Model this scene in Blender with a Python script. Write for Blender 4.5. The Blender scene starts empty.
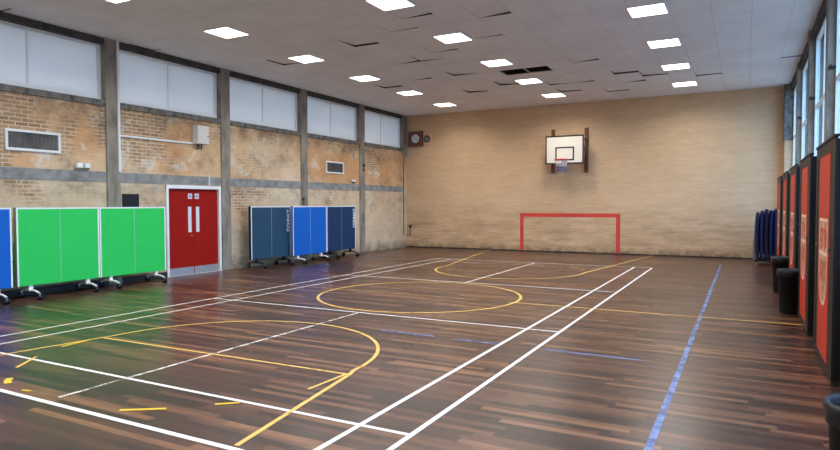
import bpy, bmesh, math, random
from mathutils import Vector, Matrix
random.seed(7)
R = math.radians
SC = bpy.context.scene
COL = SC.collection

# ---------------------------------------------------------------- camera
cam_d = bpy.data.cameras.new('camera'); cam = bpy.data.objects.new('camera', cam_d); COL.objects.link(cam)
cam_d.sensor_fit = 'HORIZONTAL'; cam_d.sensor_width = 36.0
cam_d.lens = 36.0 * 610.7076 / 840.0
cam_d.clip_start = 0.05; cam_d.clip_end = 400
YAW, PITCH, ROLL = R(28.004), R(-1.9467), R(-0.1035)
def cam_axes():
    F = Vector((-math.sin(YAW), math.cos(YAW), 0)); Rt = Vector((math.cos(YAW), math.sin(YAW), 0)); U = Vector((0, 0, 1))
    F2 = F * math.cos(PITCH) + U * math.sin(PITCH); U2 = U * math.cos(PITCH) - F * math.sin(PITCH)
    return Rt * math.cos(ROLL) + U2 * math.sin(ROLL), U2 * math.cos(ROLL) - Rt * math.sin(ROLL), F2
_r, _u, _f = cam_axes()
cam.matrix_world = Matrix(((_r.x, _u.x, -_f.x, 0), (_r.y, _u.y, -_f.y, 0), (_r.z, _u.z, -_f.z, 1.65), (0, 0, 0, 1)))
SC.camera = cam

# ---------------------------------------------------------------- world, light, exposure
SKY_STRENGTH = 7.0
LAMP_STRENGTH = 7.0      # radiance of the visible diffusers
LAMP_WATTS = 39.0        # each panel's own lamp
w = bpy.data.worlds.new('sky'); SC.world = w; w.use_nodes = True
wn = w.node_tree.nodes; wl = w.node_tree.links
bg = wn['Background']
tc = wn.new('ShaderNodeTexCoord'); sx = wn.new('ShaderNodeSeparateXYZ'); rp = wn.new('ShaderNodeValToRGB')
mr = wn.new('ShaderNodeMapRange'); mr.inputs[1].default_value = -1; mr.inputs[2].default_value = 1
wl.new(tc.outputs['Generated'], sx.inputs[0]); wl.new(sx.outputs['Z'], mr.inputs[0]); wl.new(mr.outputs[0], rp.inputs[0]); wl.new(rp.outputs[0], bg.inputs[0])
cr = rp.color_ramp
cr.elements[0].position = 0.0; cr.elements[0].color = (0.09, 0.12, 0.16, 1)
cr.elements[1].position = 1.0; cr.elements[1].color = (0.26, 0.48, 0.95, 1)
e = cr.elements.new(0.48); e.color = (0.10, 0.14, 0.20, 1)
e = cr.elements.new(0.52); e.color = (0.32, 0.60, 1.0, 1)
bg.inputs[1].default_value = SKY_STRENGTH
SC.view_settings.view_transform = 'Standard'; SC.view_settings.look = 'None'
SC.view_settings.gamma = 1.0; SC.view_settings.use_curve_mapping = False
SC.view_settings.exposure = 0.1
SC.cycles.max_bounces = 8; SC.cycles.diffuse_bounces = 5; SC.cycles.transparent_max_bounces = 12
SC.cycles.sample_clamp_indirect = 6.0
SC.cycles.use_denoising = True

# ---------------------------------------------------------------- material helpers
def new_mat(name):
    m = bpy.data.materials.new(name); m.use_nodes = True
    nt = m.node_tree; return m, nt.nodes, nt.links, nt.nodes['Principled BSDF']
def node(N, kind, **kw):
    n = N.new(kind)
    for k, v in kw.items(): setattr(n, k, v)
    return n
def noise(N, L, vec, scale, detail=4, rough=0.55, lac=2.0):
    n = N.new('ShaderNodeTexNoise'); n.inputs['Scale'].default_value = scale
    n.inputs['Detail'].default_value = detail; n.inputs['Roughness'].default_value = rough
    if vec is not None: L.new(vec, n.inputs['Vector'])
    return n.outputs['Fac']
def ramp(N, L, fac, stops):
    r = N.new('ShaderNodeValToRGB'); el = r.color_ramp.elements
    while len(el) < len(stops): el.new(0.5)
    for e_, (p, c) in zip(el, stops):
        e_.position = p; e_.color = (c, c, c, 1) if isinstance(c, (int, float)) else tuple(c) + (1,)
    L.new(fac, r.inputs[0]); return r.outputs[0]
def mix(N, L, fac, a, b, mode='MIX'):
    m = N.new('ShaderNodeMix'); m.data_type = 'RGBA'; m.blend_type = mode
    for sock, v in ((0, fac), (6, a), (7, b)):
        if isinstance(v, (int, float)): m.inputs[sock].default_value = v
        elif isinstance(v, tuple): m.inputs[sock].default_value = v + (1,)
        else: L.new(v, m.inputs[sock])
    return m.outputs[2]
def mth(N, L, op, a, b=0.0):
    m = N.new('ShaderNodeMath'); m.operation = op
    for i, v in enumerate((a, b)):
        if isinstance(v, (int, float)): m.inputs[i].default_value = v
        else: L.new(v, m.inputs[i])
    return m.outputs[0]
def srgb(r, g, b):
    f = lambda c: ((c / 255 + 0.055) / 1.055) ** 2.4 if c > 10 else c / 255 / 12.92
    return (f(r), f(g), f(b))
def objvec(N):
    return N.new('ShaderNodeTexCoord').outputs['Object']
def bump(N, L, h, bs, strength=0.3, dist=0.01):
    b = N.new('ShaderNodeBump'); b.inputs['Strength'].default_value = strength; b.inputs['Distance'].default_value = dist
    L.new(h, b.inputs['Height']); L.new(b.outputs[0], bs.inputs['Normal'])

def plain(name, c, rough=0.5, metal=0.0, var=0.12, scale=9.0, bmp=0.0, coat=0.0, spec=0.5):
    m, N, L, bs = new_mat(name)
    v = objvec(N); f = noise(N, L, v, scale, 5)
    lo = tuple(x * (1 - var) for x in c); hi = tuple(min(1, x * (1 + var)) for x in c)
    col = ramp(N, L, f, [(0.3, lo), (0.7, hi)])
    L.new(col, bs.inputs['Base Color']); bs.inputs['Roughness'].default_value = rough; bs.inputs['Metallic'].default_value = metal
    bs.inputs['Specular IOR Level'].default_value = spec
    if coat: bs.inputs['Coat Weight'].default_value = coat
    if bmp: bump(N, L, noise(N, L, v, scale * 6, 4), bs, bmp, 0.005)
    return m

def wallvec(N, L, axis):
    """object coordinates turned so that (along wall, height) drives 2-D textures"""
    s = N.new('ShaderNodeSeparateXYZ'); c = N.new('ShaderNodeCombineXYZ'); L.new(objvec(N), s.inputs[0])
    L.new(s.outputs['Y' if axis == 'X' else 'X'], c.inputs[0]); L.new(s.outputs['Z'], c.inputs[1])
    return c.outputs[0], s
def brick(N, L, vec, c1, c2, mortar, bw=0.225, rh=0.075, ms=0.006, offset=0.5, smooth=0.2, bias=0.0):
    b = N.new('ShaderNodeTexBrick'); b.offset = offset; b.squash = 1.0
    b.inputs['Scale'].default_value = 1.0; b.inputs['Brick Width'].default_value = bw; b.inputs['Row Height'].default_value = rh
    b.inputs['Mortar Size'].default_value = ms; b.inputs['Mortar Smooth'].default_value = smooth; b.inputs['Bias'].default_value = bias
    b.inputs['Color1'].default_value = tuple(c1) + (1,); b.inputs['Color2'].default_value = tuple(c2) + (1,); b.inputs['Mortar'].default_value = tuple(mortar) + (1,)
    L.new(vec, b.inputs['Vector']); return b

def mat_brick_left():
    m, N, L, bs = new_mat('old_painted_brick')
    v, s = wallvec(N, L, 'X')
    broad = noise(N, L, v, 0.55, 3, 0.5)
    base = ramp(N, L, broad, [(0.28, srgb(224, 202, 172)), (0.46, srgb(222, 188, 146)), (0.62, srgb(210, 160, 110))])
    low = N.new('ShaderNodeMapRange'); low.inputs[1].default_value = 2.2; low.inputs[2].default_value = 2.1; low.inputs[4].default_value = 0.45; L.new(s.outputs['Z'], low.inputs[0])
    base = mix(N, L, low.outputs[0], base, srgb(214, 202, 178))
    b1 = brick(N, L, v, (0.90,) * 3, (1.0,) * 3, (0.84,) * 3, ms=0.005)
    base = mix(N, L, 1.0, base, b1.outputs['Color'], 'MULTIPLY')
    b2 = brick(N, L, v, srgb(140, 104, 74), srgb(184, 148, 110), srgb(216, 202, 176), ms=0.009)
    bare = noise(N, L, v, 0.8, 6, 0.65)
    piers = N.new('ShaderNodeTexWave'); piers.wave_type = 'BANDS'; piers.bands_direction = 'X'; piers.wave_profile = 'SIN'
    # bare bricks gather beside the piers and high on the wall (wear and damp), one cycle per 3.1 m bay
    piers.inputs['Scale'].default_value = 2 * math.pi / 20 / 3.1; piers.inputs['Phase Offset'].default_value = -2 * math.pi * 8.2 / 3.1 + math.pi / 2
    L.new(v, piers.inputs['Vector'])
    hi = N.new('ShaderNodeMapRange'); hi.inputs[1].default_value = 2.4; hi.inputs[2].default_value = 3.7; L.new(s.outputs['Z'], hi.inputs[0])
    t = mth(N, L, 'MULTIPLY', hi.outputs[0], 0.18); t = mth(N, L, 'ADD', bare, t)
    t = mth(N, L, 'ADD', t, mth(N, L, 'MULTIPLY', mth(N, L, 'SUBTRACT', piers.outputs['Fac'], 0.5), 0.16))
    y = N.new('ShaderNodeMapRange'); y.inputs[1].default_value = 15; y.inputs[2].default_value = 9; y.inputs[3].default_value = -0.07; y.inputs[4].default_value = 0.05; L.new(s.outputs['Y'], y.inputs[0])
    t = mth(N, L, 'ADD', t, y.outputs[0])
    mask = ramp(N, L, t, [(0.565, 0.0), (0.66, 0.85)])
    col = mix(N, L, mask, base, b2.outputs['Color'])
    chalk = ramp(N, L, noise(N, L, v, 1.7, 5, 0.7), [(0.56, 0.0), (0.64, 0.75)])
    chalk = mth(N, L, 'MULTIPLY', chalk, ramp(N, L, t, [(0.40, 0.0), (0.50, 1.0)]))
    col = mix(N, L, chalk, col, srgb(214, 208, 192))
    dirt = noise(N, L, v, 3.0, 6, 0.7)
    foot = N.new('ShaderNodeMapRange'); foot.inputs[1].default_value = 0.35; foot.inputs[2].default_value = 0.0; L.new(s.outputs['Z'], foot.inputs[0])
    d = mth(N, L, 'MULTIPLY', foot.outputs[0], ramp(N, L, dirt, [(0.35, 0.2), (0.6, 0.9)]))
    col = mix(N, L, d, col, srgb(96, 82, 66))
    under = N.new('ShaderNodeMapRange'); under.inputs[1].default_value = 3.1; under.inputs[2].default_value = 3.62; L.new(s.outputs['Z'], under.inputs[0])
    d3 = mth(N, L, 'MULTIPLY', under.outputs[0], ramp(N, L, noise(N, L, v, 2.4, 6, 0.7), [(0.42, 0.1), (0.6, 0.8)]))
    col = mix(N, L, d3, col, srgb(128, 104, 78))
    grime = ramp(N, L, noise(N, L, v, 1.3, 7, 0.68), [(0.30, 0.5), (0.47, 0.9), (0.58, 1.0)])
    col = mix(N, L, 1.0, col, grime, 'MULTIPLY')
    L.new(col, bs.inputs['Base Color']); bs.inputs['Roughness'].default_value = 0.85
    bump(N, L, b1.outputs['Fac'], bs, -0.35, 0.01)
    return m
def mat_brick_back():
    m, N, L, bs = new_mat('buff_facing_brick')
    v, s = wallvec(N, L, 'Y')
    b = brick(N, L, v, srgb(222, 193, 160), srgb(230, 202, 170), srgb(215, 186, 154), ms=0.006, rh=0.07, bias=-0.1)
    broad = ramp(N, L, noise(N, L, v, 0.45, 4, 0.6), [(0.3, srgb(238, 228, 212)), (0.7, srgb(255, 246, 234))])
    col = mix(N, L, 1.0, b.outputs['Color'], broad, 'MULTIPLY')
    st = N.new('ShaderNodeMapping'); st.inputs['Scale'].default_value = (0.35, 2.2, 1); L.new(v, st.inputs[0])
    streak = noise(N, L, st.outputs[0], 2.2, 7, 0.7)
    band = ramp(N, L, s.outputs['Z'], [(0.0, 1.0), (0.95, 0.85), (1.0, 0.0)])
    lowband = N.new('ShaderNodeMapRange'); lowband.inputs[1].default_value = 1.7; lowband.inputs[2].default_value = 0.9; L.new(s.outputs['Z'], lowband.inputs[0])
    d = mth(N, L, 'MULTIPLY', ramp(N, L, streak, [(0.40, 0.0), (0.70, 0.55)]), mth(N, L, 'ADD', mth(N, L, 'MULTIPLY', lowband.outputs[0], 0.8), 0.2))
    col = mix(N, L, d, col, srgb(112, 88, 62))
    foot = N.new('ShaderNodeMapRange'); foot.inputs[1].default_value = 0.30; foot.inputs[2].default_value = 0.0; L.new(s.outputs['Z'], foot.inputs[0])
    d2 = mth(N, L, 'MULTIPLY', foot.outputs[0], ramp(N, L, noise(N, L, v, 4.0, 6, 0.75), [(0.4, 0.1), (0.62, 1.0)]))
    col = mix(N, L, d2, col, srgb(88, 66, 46))
    L.new(col, bs.inputs['Base Color']); bs.inputs['Roughness'].default_value = 0.8
    bump(N, L, b.outputs['Fac'], bs, -0.3, 0.008)
    return m
def mat_concrete(name, c, stain=0.5, scale=2.0, stretch=(1, 1, 1)):
    m, N, L, bs = new_mat(name)
    mpc = N.new('ShaderNodeMapping'); mpc.inputs['Scale'].default_value = stretch; L.new(objvec(N), mpc.inputs[0]); v = mpc.outputs[0]
    a = ramp(N, L, noise(N, L, v, scale, 8, 0.65), [(0.3, tuple(x * (1 - stain) for x in c)), (0.55, c), (0.75, tuple(min(1, x * 1.25) for x in c))])
    L.new(a, bs.inputs['Base Color']); bs.inputs['Roughness'].default_value = 0.85
    bump(N, L, noise(N, L, v, 30, 5), bs, 0.25, 0.01); return m
def mat_floor():
    m, N, L, bs = new_mat('varnished_hardwood_strip')
    v = objvec(N)
    s0 = N.new('ShaderNodeSeparateXYZ'); L.new(v, s0.inputs[0])
    wn_ = N.new('ShaderNodeTexWhiteNoise'); wn_.noise_dimensions = '1D'; L.new(mth(N, L, 'FLOOR', mth(N, L, 'DIVIDE', s0.outputs['Y'], 0.072)), wn_.inputs['W'])
    cmb = N.new('ShaderNodeCombineXYZ'); L.new(mth(N, L, 'ADD', s0.outputs['X'], mth(N, L, 'MULTIPLY', wn_.outputs['Value'], 7.0)), cmb.inputs[0]); L.new(s0.outputs['Y'], cmb.inputs[1])
    pv = cmb.outputs[0]
    b = brick(N, L, pv, (0, 0, 0), (1, 1, 1), (0.5, 0.5, 0.5), bw=1.15, rh=0.072, ms=0.0014, offset=0.0, smooth=0.0)
    b3 = brick(N, L, pv, (0, 0, 0), (1, 1, 1), (0.5, 0.5, 0.5), bw=1.15, rh=0.072, ms=0.0, offset=0.0)
    mp = N.new('ShaderNodeMapping'); mp.inputs['Scale'].default_value = (1.2, 26, 1); L.new(v, mp.inputs[0])
    grain = noise(N, L, mp.outputs[0], 3.0, 7, 0.65)
    mp2 = N.new('ShaderNodeMapping'); mp2.inputs['Scale'].default_value = (0.30, 6.0, 1); L.new(v, mp2.inputs[0])
    band = noise(N, L, mp2.outputs[0], 1.6, 4, 0.7)
    t = mth(N, L, 'ADD', mth(N, L, 'MULTIPLY', b3.outputs['Color'], 0.42), mth(N, L, 'MULTIPLY', grain, 0.38))
    t = mth(N, L, 'ADD', t, mth(N, L, 'MULTIPLY', band, 0.32))
    col = ramp(N, L, t, [(0.34, srgb(34, 21, 17)), (0.50, srgb(58, 37, 29)), (0.66, srgb(84, 54, 39)), (0.86, srgb(146, 102, 70))])
    dark = ramp(N, L, b.outputs['Fac'], [(0.0, 1.0), (1.0, 0.45)])
    col = mix(N, L, 1.0, col, dark, 'MULTIPLY')
    L.new(col, bs.inputs['Base Color'])
    rr = ramp(N, L, noise(N, L, v, 0.9, 6, 0.6), [(0.3, 0.285), (0.7, 0.33)])
    L.new(rr, bs.inputs['Roughness'])
    bs.inputs['IOR'].default_value = 1.56
    mp3 = N.new('ShaderNodeMapping'); mp3.inputs['Scale'].default_value = (0.5, 9, 1); L.new(v, mp3.inputs[0])
    bump(N, L, noise(N, L, mp3.outputs[0], 1.0, 1, 0.4), bs, 0.10, 0.006)
    return m
def mat_ceiling():
    m, N, L, bs = new_mat('ceiling_tiles')
    v = objvec(N)
    mp = N.new('ShaderNodeMapping'); mp.inputs['Location'].default_value = (9.35 + .6275 * 20, -8.6 + .618 * 40, 0); L.new(v, mp.inputs[0])
    b = brick(N, L, mp.outputs[0], (0.965,) * 3, (1.0,) * 3, (0.76,) * 3, bw=0.6275, rh=0.618, ms=0.007, offset=0.0, smooth=0.4)
    fl = noise(N, L, v, 1.2, 5, 0.6)
    base = ramp(N, L, fl, [(0.3, srgb(232, 233, 235)), (0.7, srgb(244, 245, 247))])
    col = mix(N, L, 1.0, base, b.outputs['Color'], 'MULTIPLY')
    L.new(col, bs.inputs['Base Color']); bs.inputs['Roughness'].default_value = 0.75
    bump(N, L, noise(N, L, v, 60, 3), bs, 0.1, 0.004)
    return m
def mat_paint(name, c, wear=(0.42, 0.5), amount=1.0, scale=5.0, rough=0.35):
    """floor paint with worn-through patches"""
    m, N, L, bs = new_mat(name)
    v = objvec(N)
    L.new(ramp(N, L, noise(N, L, v, 7, 4), [(0.3, tuple(x * 0.86 for x in c)), (0.7, c)]), bs.inputs['Base Color'])
    bs.inputs['Roughness'].default_value = rough
    if amount > 0:
        a = ramp(N, L, noise(N, L, v, scale, 6, 0.75), [(wear[0], 1.0 - amount), (wear[1], 1.0)])
        L.new(a, bs.inputs['Alpha'])
    return m
def mat_emit(name, c, s):
    m, N, L, bs = new_mat(name)
    bs.inputs['Base Color'].default_value = (0.9, 0.9, 0.9, 1)
    bs.inputs['Emission Color'].default_value = tuple(c) + (1,); bs.inputs['Emission Strength'].default_value = s
    return m
def mat_glass():
    m, N, L, bs = new_mat('window_glass')
    N.remove(bs); out = [n for n in N if n.type == 'OUTPUT_MATERIAL'][0]
    t = N.new('ShaderNodeBsdfTransparent'); t.inputs[0].default_value = (0.90, 0.96, 0.98, 1)
    g = N.new('ShaderNodeBsdfGlossy'); g.inputs['Roughness'].default_value = 0.02
    lw = N.new('ShaderNodeLayerWeight'); lw.inputs[0].default_value = .5; mx = N.new('ShaderNodeMixShader')
    L.new(mth(N, L, 'ADD', mth(N, L, 'MULTIPLY', mth(N, L, 'POWER', lw.outputs['Facing'], 5.0), .6), .03), mx.inputs[0]); L.new(t.outputs[0], mx.inputs[1]); L.new(g.outputs[0], mx.inputs[2]); L.new(mx.outputs[0], out.inputs[0])
    return m

def mat_translucent(name, c, t):
    m, N, L, bs = new_mat(name)
    bs.inputs['Base Color'].default_value = c + (1,); bs.inputs['Roughness'].default_value = .5
    col = ramp(N, L, noise(N, L, objvec(N), 1.0, 3), [(0.3, tuple(x * .96 for x in c)), (0.7, c)]); L.new(col, bs.inputs['Base Color'])
    out = [n for n in N if n.type == 'OUTPUT_MATERIAL'][0]; tr = N.new('ShaderNodeBsdfTranslucent'); L.new(col, tr.inputs[0])
    mx = N.new('ShaderNodeMixShader'); mx.inputs[0].default_value = t; L.new(bs.outputs[0], mx.inputs[1]); L.new(tr.outputs[0], mx.inputs[2]); L.new(mx.outputs[0], out.inputs[0])
    return m

M = dict(
    brick_left=mat_brick_left(), brick_back=mat_brick_back(), floor=mat_floor(), ceiling=mat_ceiling(), glass=mat_glass(),
    concrete=mat_concrete('grey_concrete', srgb(144, 136, 122), 0.6, 4.0, (1, 1, 0.35)),
    beam=mat_concrete('dull_grey_concrete', srgb(142, 142, 138), 0.5, 4.0),
    lintel=mat_concrete('dark_concrete', srgb(72, 68, 64), 0.65, 4.0),
    sill=mat_concrete('pale_concrete', srgb(118, 114, 106), 0.8, 7.0),
    void=plain('dark_void', (0.02, 0.02, 0.024), 0.9),
    white_panel=mat_translucent('white_translucent_sheet', srgb(246, 240, 232), 0.27),
    white=plain('white_gloss_paint', srgb(232, 232, 230), 0.35, var=0.03),
    trunk=plain('white_plastic', srgb(225, 226, 222), 0.45, var=0.04),
    red_door=plain('red_door_paint', srgb(150, 20, 8), 0.6, var=0.05, spec=.15),
    steel=plain('brushed_steel', srgb(176, 176, 178), 0.42, 0.75, var=0.06, scale=20),
    pane=plain('vision_glass_pale_reflection', srgb(214, 216, 222), 0.2, var=0.05),  # reflection in the door glass put into its pale colour
    green=plain('green_table_top', srgb(42, 194, 88), 0.6, var=0.03, spec=.25),
    blue=plain('blue_table_top', srgb(4, 92, 186), 0.6, var=0.03, spec=.25),
    slate=plain('slate_blue_table_top', srgb(34, 68, 92), 0.6, var=0.04, spec=.25),
    navy=plain('navy_table_top', srgb(22, 54, 92), 0.6, var=0.04, spec=.25),
    line_white=plain('white_line', srgb(225, 230, 228), 0.5, var=0.03),
    centre_line=plain('pale_centre_line', srgb(150, 190, 190), 0.5, var=0.03),
    black_metal=plain('black_metal', srgb(26, 27, 30), 0.4, 0.3, var=0.1),
    black=plain('black_plastic', srgb(15, 16, 19), 0.5, var=0.15, spec=.35),
    rubber=plain('dark_rubber', srgb(34, 32, 32), 0.6, var=0.2),
    chrome=plain('caster_steel', srgb(180, 182, 186), 0.25, 0.9, var=0.05),
    locker=plain('locker_black', srgb(8, 10, 15), 0.5, var=0.1, scale=2, spec=.3),
    locker_frame=plain('locker_bronze_frame', srgb(28, 24, 22), 0.5, 0.0, var=0.1, spec=.3),
    locker_red=plain('locker_red', srgb(196, 56, 32), 0.5, var=0.05, scale=3, spec=.25),
    crest=mat_paint('crest_print', srgb(250, 222, 204), (0.30, 0.36), 0.3, 9.0),
    wood=plain('stained_timber', srgb(112, 66, 46), 0.45, var=0.25, scale=6),
    board=plain('backboard_face', srgb(236, 228, 214), 0.4, var=0.03),
    red_metal=plain('red_ring', srgb(196, 48, 34), 0.4, var=0.05),
    net_white=plain('net_white', srgb(220, 220, 225), 0.8, var=0.05),
    net_blue=plain('net_blue', srgb(70, 88, 170), 0.8, var=0.05),
    clock_face=plain('clock_face', srgb(206, 206, 200), 0.4, var=0.05),
    mat_blue=plain('navy_vinyl', srgb(12, 30, 80), 0.42, var=0.15, scale=4),
    bag=plain('bin_liner', srgb(14, 14, 15), 0.3, var=0.2, scale=25, bmp=0.9),
    goal=mat_paint('red_wall_paint', srgb(224, 70, 56), (0.30, 0.36), 0.4, 6.0, 0.6),
    p_white=mat_paint('white_court_paint', srgb(236, 232, 226), (0.30, 0.36), 0.55, 4.0),
    p_white_worn=mat_paint('worn_white_court_paint', srgb(226, 220, 212), (0.42, 0.52), 0.9, 5.0),
    p_yellow=mat_paint('yellow_court_paint', srgb(232, 190, 100), (0.36, 0.44), 0.4, 5.0),
    p_yellow_new=mat_paint('fresh_yellow_tape', srgb(236, 196, 44), (0.3, 0.36), 0.3, 5.0),
    p_yellow_faint=mat_paint('faded_yellow_court_paint', srgb(206, 158, 96), (0.42, 0.56), 0.85, 4.0),
    p_blue=mat_paint('worn_blue_court_paint', srgb(104, 136, 192), (0.38, 0.60), 0.6, 5),
    diffuser=mat_emit('lit_led_diffuser', (1.0, 0.94, 0.86), LAMP_STRENGTH),
    sign_blue=plain('sign_blue', srgb(40, 92, 176), 0.4, var=0.02),
    brass=plain('brass', srgb(190, 150, 80), 0.3, 0.8),
)

# ---------------------------------------------------------------- geometry helpers
class MB:
    def __init__(s): s.bm = bmesh.new()
    def box(s, x0, x1, y0, y1, z0, z1, bevel=0.0):
        vs = [s.bm.verts.new((x, y, z)) for x in (x0, x1) for y in (y0, y1) for z in (z0, z1)]
        fs = [s.bm.faces.new([vs[i] for i in f]) for f in ((0, 1, 3, 2), (4, 6, 7, 5), (0, 4, 5, 1), (2, 3, 7, 6), (0, 2, 6, 4), (1, 5, 7, 3))]
        if bevel:
            es = list({e_ for f in fs for e_ in f.edges}); bmesh.ops.bevel(s.bm, geom=es, offset=bevel, segments=2, affect='EDGES', profile=0.5)
        return s
    def tube(s, pts, r, seg=8, closed=False, caps=True):
        pts = [Vector(p) for p in pts]; n = len(pts); rings = []
        for i, p in enumerate(pts):
            a = pts[(i - 1) % n] if (closed or i > 0) else p; b = pts[(i + 1) % n] if (closed or i < n - 1) else p
            d = (b - a).normalized(); up = Vector((0, 0, 1)) if abs(d.z) < 0.9 else Vector((1, 0, 0))
            u = d.cross(up).normalized(); v = d.cross(u).normalized(); rr = r[i] if isinstance(r, (list, tuple)) else r
            rings.append([s.bm.verts.new(p + (u * math.cos(2 * math.pi * k / seg) + v * math.sin(2 * math.pi * k / seg)) * rr) for k in range(seg)])
        for i in range(n if closed else n - 1):
            A, B = rings[i], rings[(i + 1) % n]
            for k in range(seg): s.bm.faces.new((A[k], A[(k + 1) % seg], B[(k + 1) % seg], B[k]))
        if caps and not closed:
            s.bm.faces.new(rings[0][::-1]); s.bm.faces.new(rings[-1])
        return s
    def cyl(s, c, axis, r, h, seg=20):
        c = Vector(c); a = Vector(axis).normalized(); return s.tube([c - a * h / 2, c + a * h / 2], r, seg)
    def lathe(s, prof, c=(0, 0, 0), seg=28, wob=0.0):
        rings = []
        for (r, z) in prof:
            rings.append([s.bm.verts.new((c[0] + (r + wob * random.uniform(-1, 1)) * math.cos(2 * math.pi * k / seg), c[1] + (r + wob * random.uniform(-1, 1)) * math.sin(2 * math.pi * k / seg), c[2] + z + wob * random.uniform(-1, 1))) for k in range(seg)])
        for A, B in zip(rings, rings[1:]):
            for k in range(seg): s.bm.faces.new((A[k], A[(k + 1) % seg], B[(k + 1) % seg], B[k]))
        return s, rings
    def prism(s, poly, h):
        """poly: list of 3-D points (planar); extruded by vector h"""
        h = Vector(h); a = [s.bm.verts.new(Vector(p)) for p in poly]; b = [s.bm.verts.new(Vector(p) + h) for p in poly]
        s.bm.faces.new(a[::-1]); s.bm.faces.new(b); n = len(a)
        for i in range(n): s.bm.faces.new((a[i], a[(i + 1) % n], b[(i + 1) % n], b[i]))
        return s
    def build(s, name, mat, parent=None, origin=None, smooth=False, recalc=True):
        if recalc: bmesh.ops.recalc_face_normals(s.bm, faces=s.bm.faces)
        o0 = Vector(origin) if origin is not None else (Vector((0, 0, 0)) if parent is None else WORLD.get(parent.name, Vector((0, 0, 0))))
        bmesh.ops.translate(s.bm, vec=-o0, verts=s.bm.verts)
        me = bpy.data.meshes.new(name); s.bm.to_mesh(me); s.bm.free()
        if smooth:
            for p in me.polygons: p.use_smooth = True
        o = bpy.data.objects.new(name, me); COL.objects.link(o); me.materials.append(mat)
        if parent is not None:
            o.parent = parent; o.location = o0 - WORLD.get(parent.name, Vector((0, 0, 0)))
        else: o.location = o0
        WORLD[o.name] = o0
        return o
WORLD = {}
def tag(o, label, cat, group=None, kind=None):
    o['label'] = label; o['category'] = cat
    if group: o['group'] = group
    if kind: o['kind'] = kind
    return o
def thing(name, loc, label, cat, group=None):
    o = bpy.data.objects.new(name, None); COL.objects.link(o); o.location = loc; o.empty_display_size = 0.1
    WORLD[o.name] = Vector(loc); return tag(o, label, cat, group)
def struct(o): o['kind'] = 'structure'; return o
def copy_tree(o, parent=None):
    c = o.copy(); COL.objects.link(c); c.parent = parent
    WORLD[c.name] = WORLD.get(o.name, Vector((0, 0, 0)))
    for ch in list(o.children): copy_tree(ch, c)
    return c

XL, YB, ZC, XR, YF = -11.5527, 20.6325, 5.0382, 1.20, -5.0
Z_SILL, Z_BT, Z_BB, Z_WT = 3.779, 2.325, 2.117, 4.915
PIERS = [(y, y + 0.30) for y in (-4.35, -1.25, 1.85, 4.95, 8.05, 11.15, 14.25, 17.35)]

# ---------------------------------------------------------------- floor
mb = MB(); mb.box(XL - 0.3, 1.6, YF - 0.3, YB + 0.3, -0.12, 0.0)
floor = struct(mb.build('floor', M['floor']))

# ---------------------------------------------------------------- ceiling with missing and shifted tiles
TX, TY, OX, OY = 0.6275, 0.618, -9.35, 8.6
def cell(x, y): return int(math.floor((x - OX) / TX + 1e-6)), int(math.floor((y - OY) / TY + 1e-6))
shift = {}   # cell -> which edges lifted: (near-left, near-right, far-right, far-left)
def sh(x, y, dz): shift[cell(x, y)] = dz
sh(-7.1, 10.7, (0.0, 0.0, .045, .055)); sh(-5.3, 9.5, (0, 0, .055, 0)); sh(-4.0, 10.1, (0, 0, .06, 0)); sh(-4.7, 11.4, (0, 0, .02, .0))
sh(-6.6, 14.5, (0, 0, .01, .06)); sh(-9.0, 15.0, (0, 0, .05, .06)); sh(-7.1, 16.9, (0, 0, .035, .07)); sh(-5.9, 16.3, (.02, 0, .02, .07))
sh(-3.4, 14.4, (0, 0, .05, 0)); sh(-2.8, 16.2, (0, 0, .06, .07)); sh(-2.2, 16.8, (.02, 0, .03, .06)); sh(-0.9, 17.4, (0, 0, .03, .04))
sh(-2.7, 17.4, (0, 0, .05, 0)); sh(-4.0, 16.9, (0, 0, .045, .0)); sh(-4.7, 18.1, (.02, 0, .03, .06)); sh(0.9, 16.1, (0, 0, .04, .02))
sh(-7.1, 12.6, (0, 0, .05, 0)); sh(-7.7, 14.4, (0, 0, .045, 0)); sh(-6.0, 10.1, (0, 0, .02, .0)); sh(-11.3, 8.8, (.04, 0, 0, .05))
sh(-9.65, 11.2, (.03, 0, 0, .05)); sh(-5.95, 12.0, (0, 0, .03, .0)); sh(-6.6, 12.6, (.0, 0, 0, .03)); sh(-4.55, 16.9, (.0, 0, 0, .05))
sh(-11.3, 6.0, (.0, 0, .04, .0)); sh(-3.4, 18.7, (0, 0, .03, .03))
grille_cells = {cell(-5.3, 15.1), cell(-4.6, 15.1)}
i0, i1 = int(math.floor((XL - OX) / TX)), int(math.ceil((1.6 - OX) / TX))
j0, j1 = int(math.floor((YF - OY) / TY)), int(math.ceil((YB - OY) / TY))
mb = MB()
def cx(i): return min(max(OX + i * TX, XL - 0.2), 1.5)
def cy(j): return min(max(OY + j * TY, YF - 0.2), YB + 0.1)
vg = {}
def gv(i, j):
    if (i, j) not in vg: vg[(i, j)] = mb.bm.verts.new((cx(i), cy(j), ZC))
    return vg[(i, j)]
for i in range(i0, i1):
    for j in range(j0, j1):
        if (i, j) in shift or (i, j) in grille_cells: continue
        mb.bm.faces.new((gv(i, j), gv(i, j + 1), gv(i + 1, j + 1), gv(i + 1, j)))
ceiling = struct(mb.build('ceiling', M['ceiling'], recalc=False))
mb = MB(); mb.box(XL - 0.3, 1.6, YF - 0.3, YB + 0.3, ZC + 0.35, ZC + 0.42)
mb.build('roof_deck', M['void'], ceiling)
mb = MB()
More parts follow.
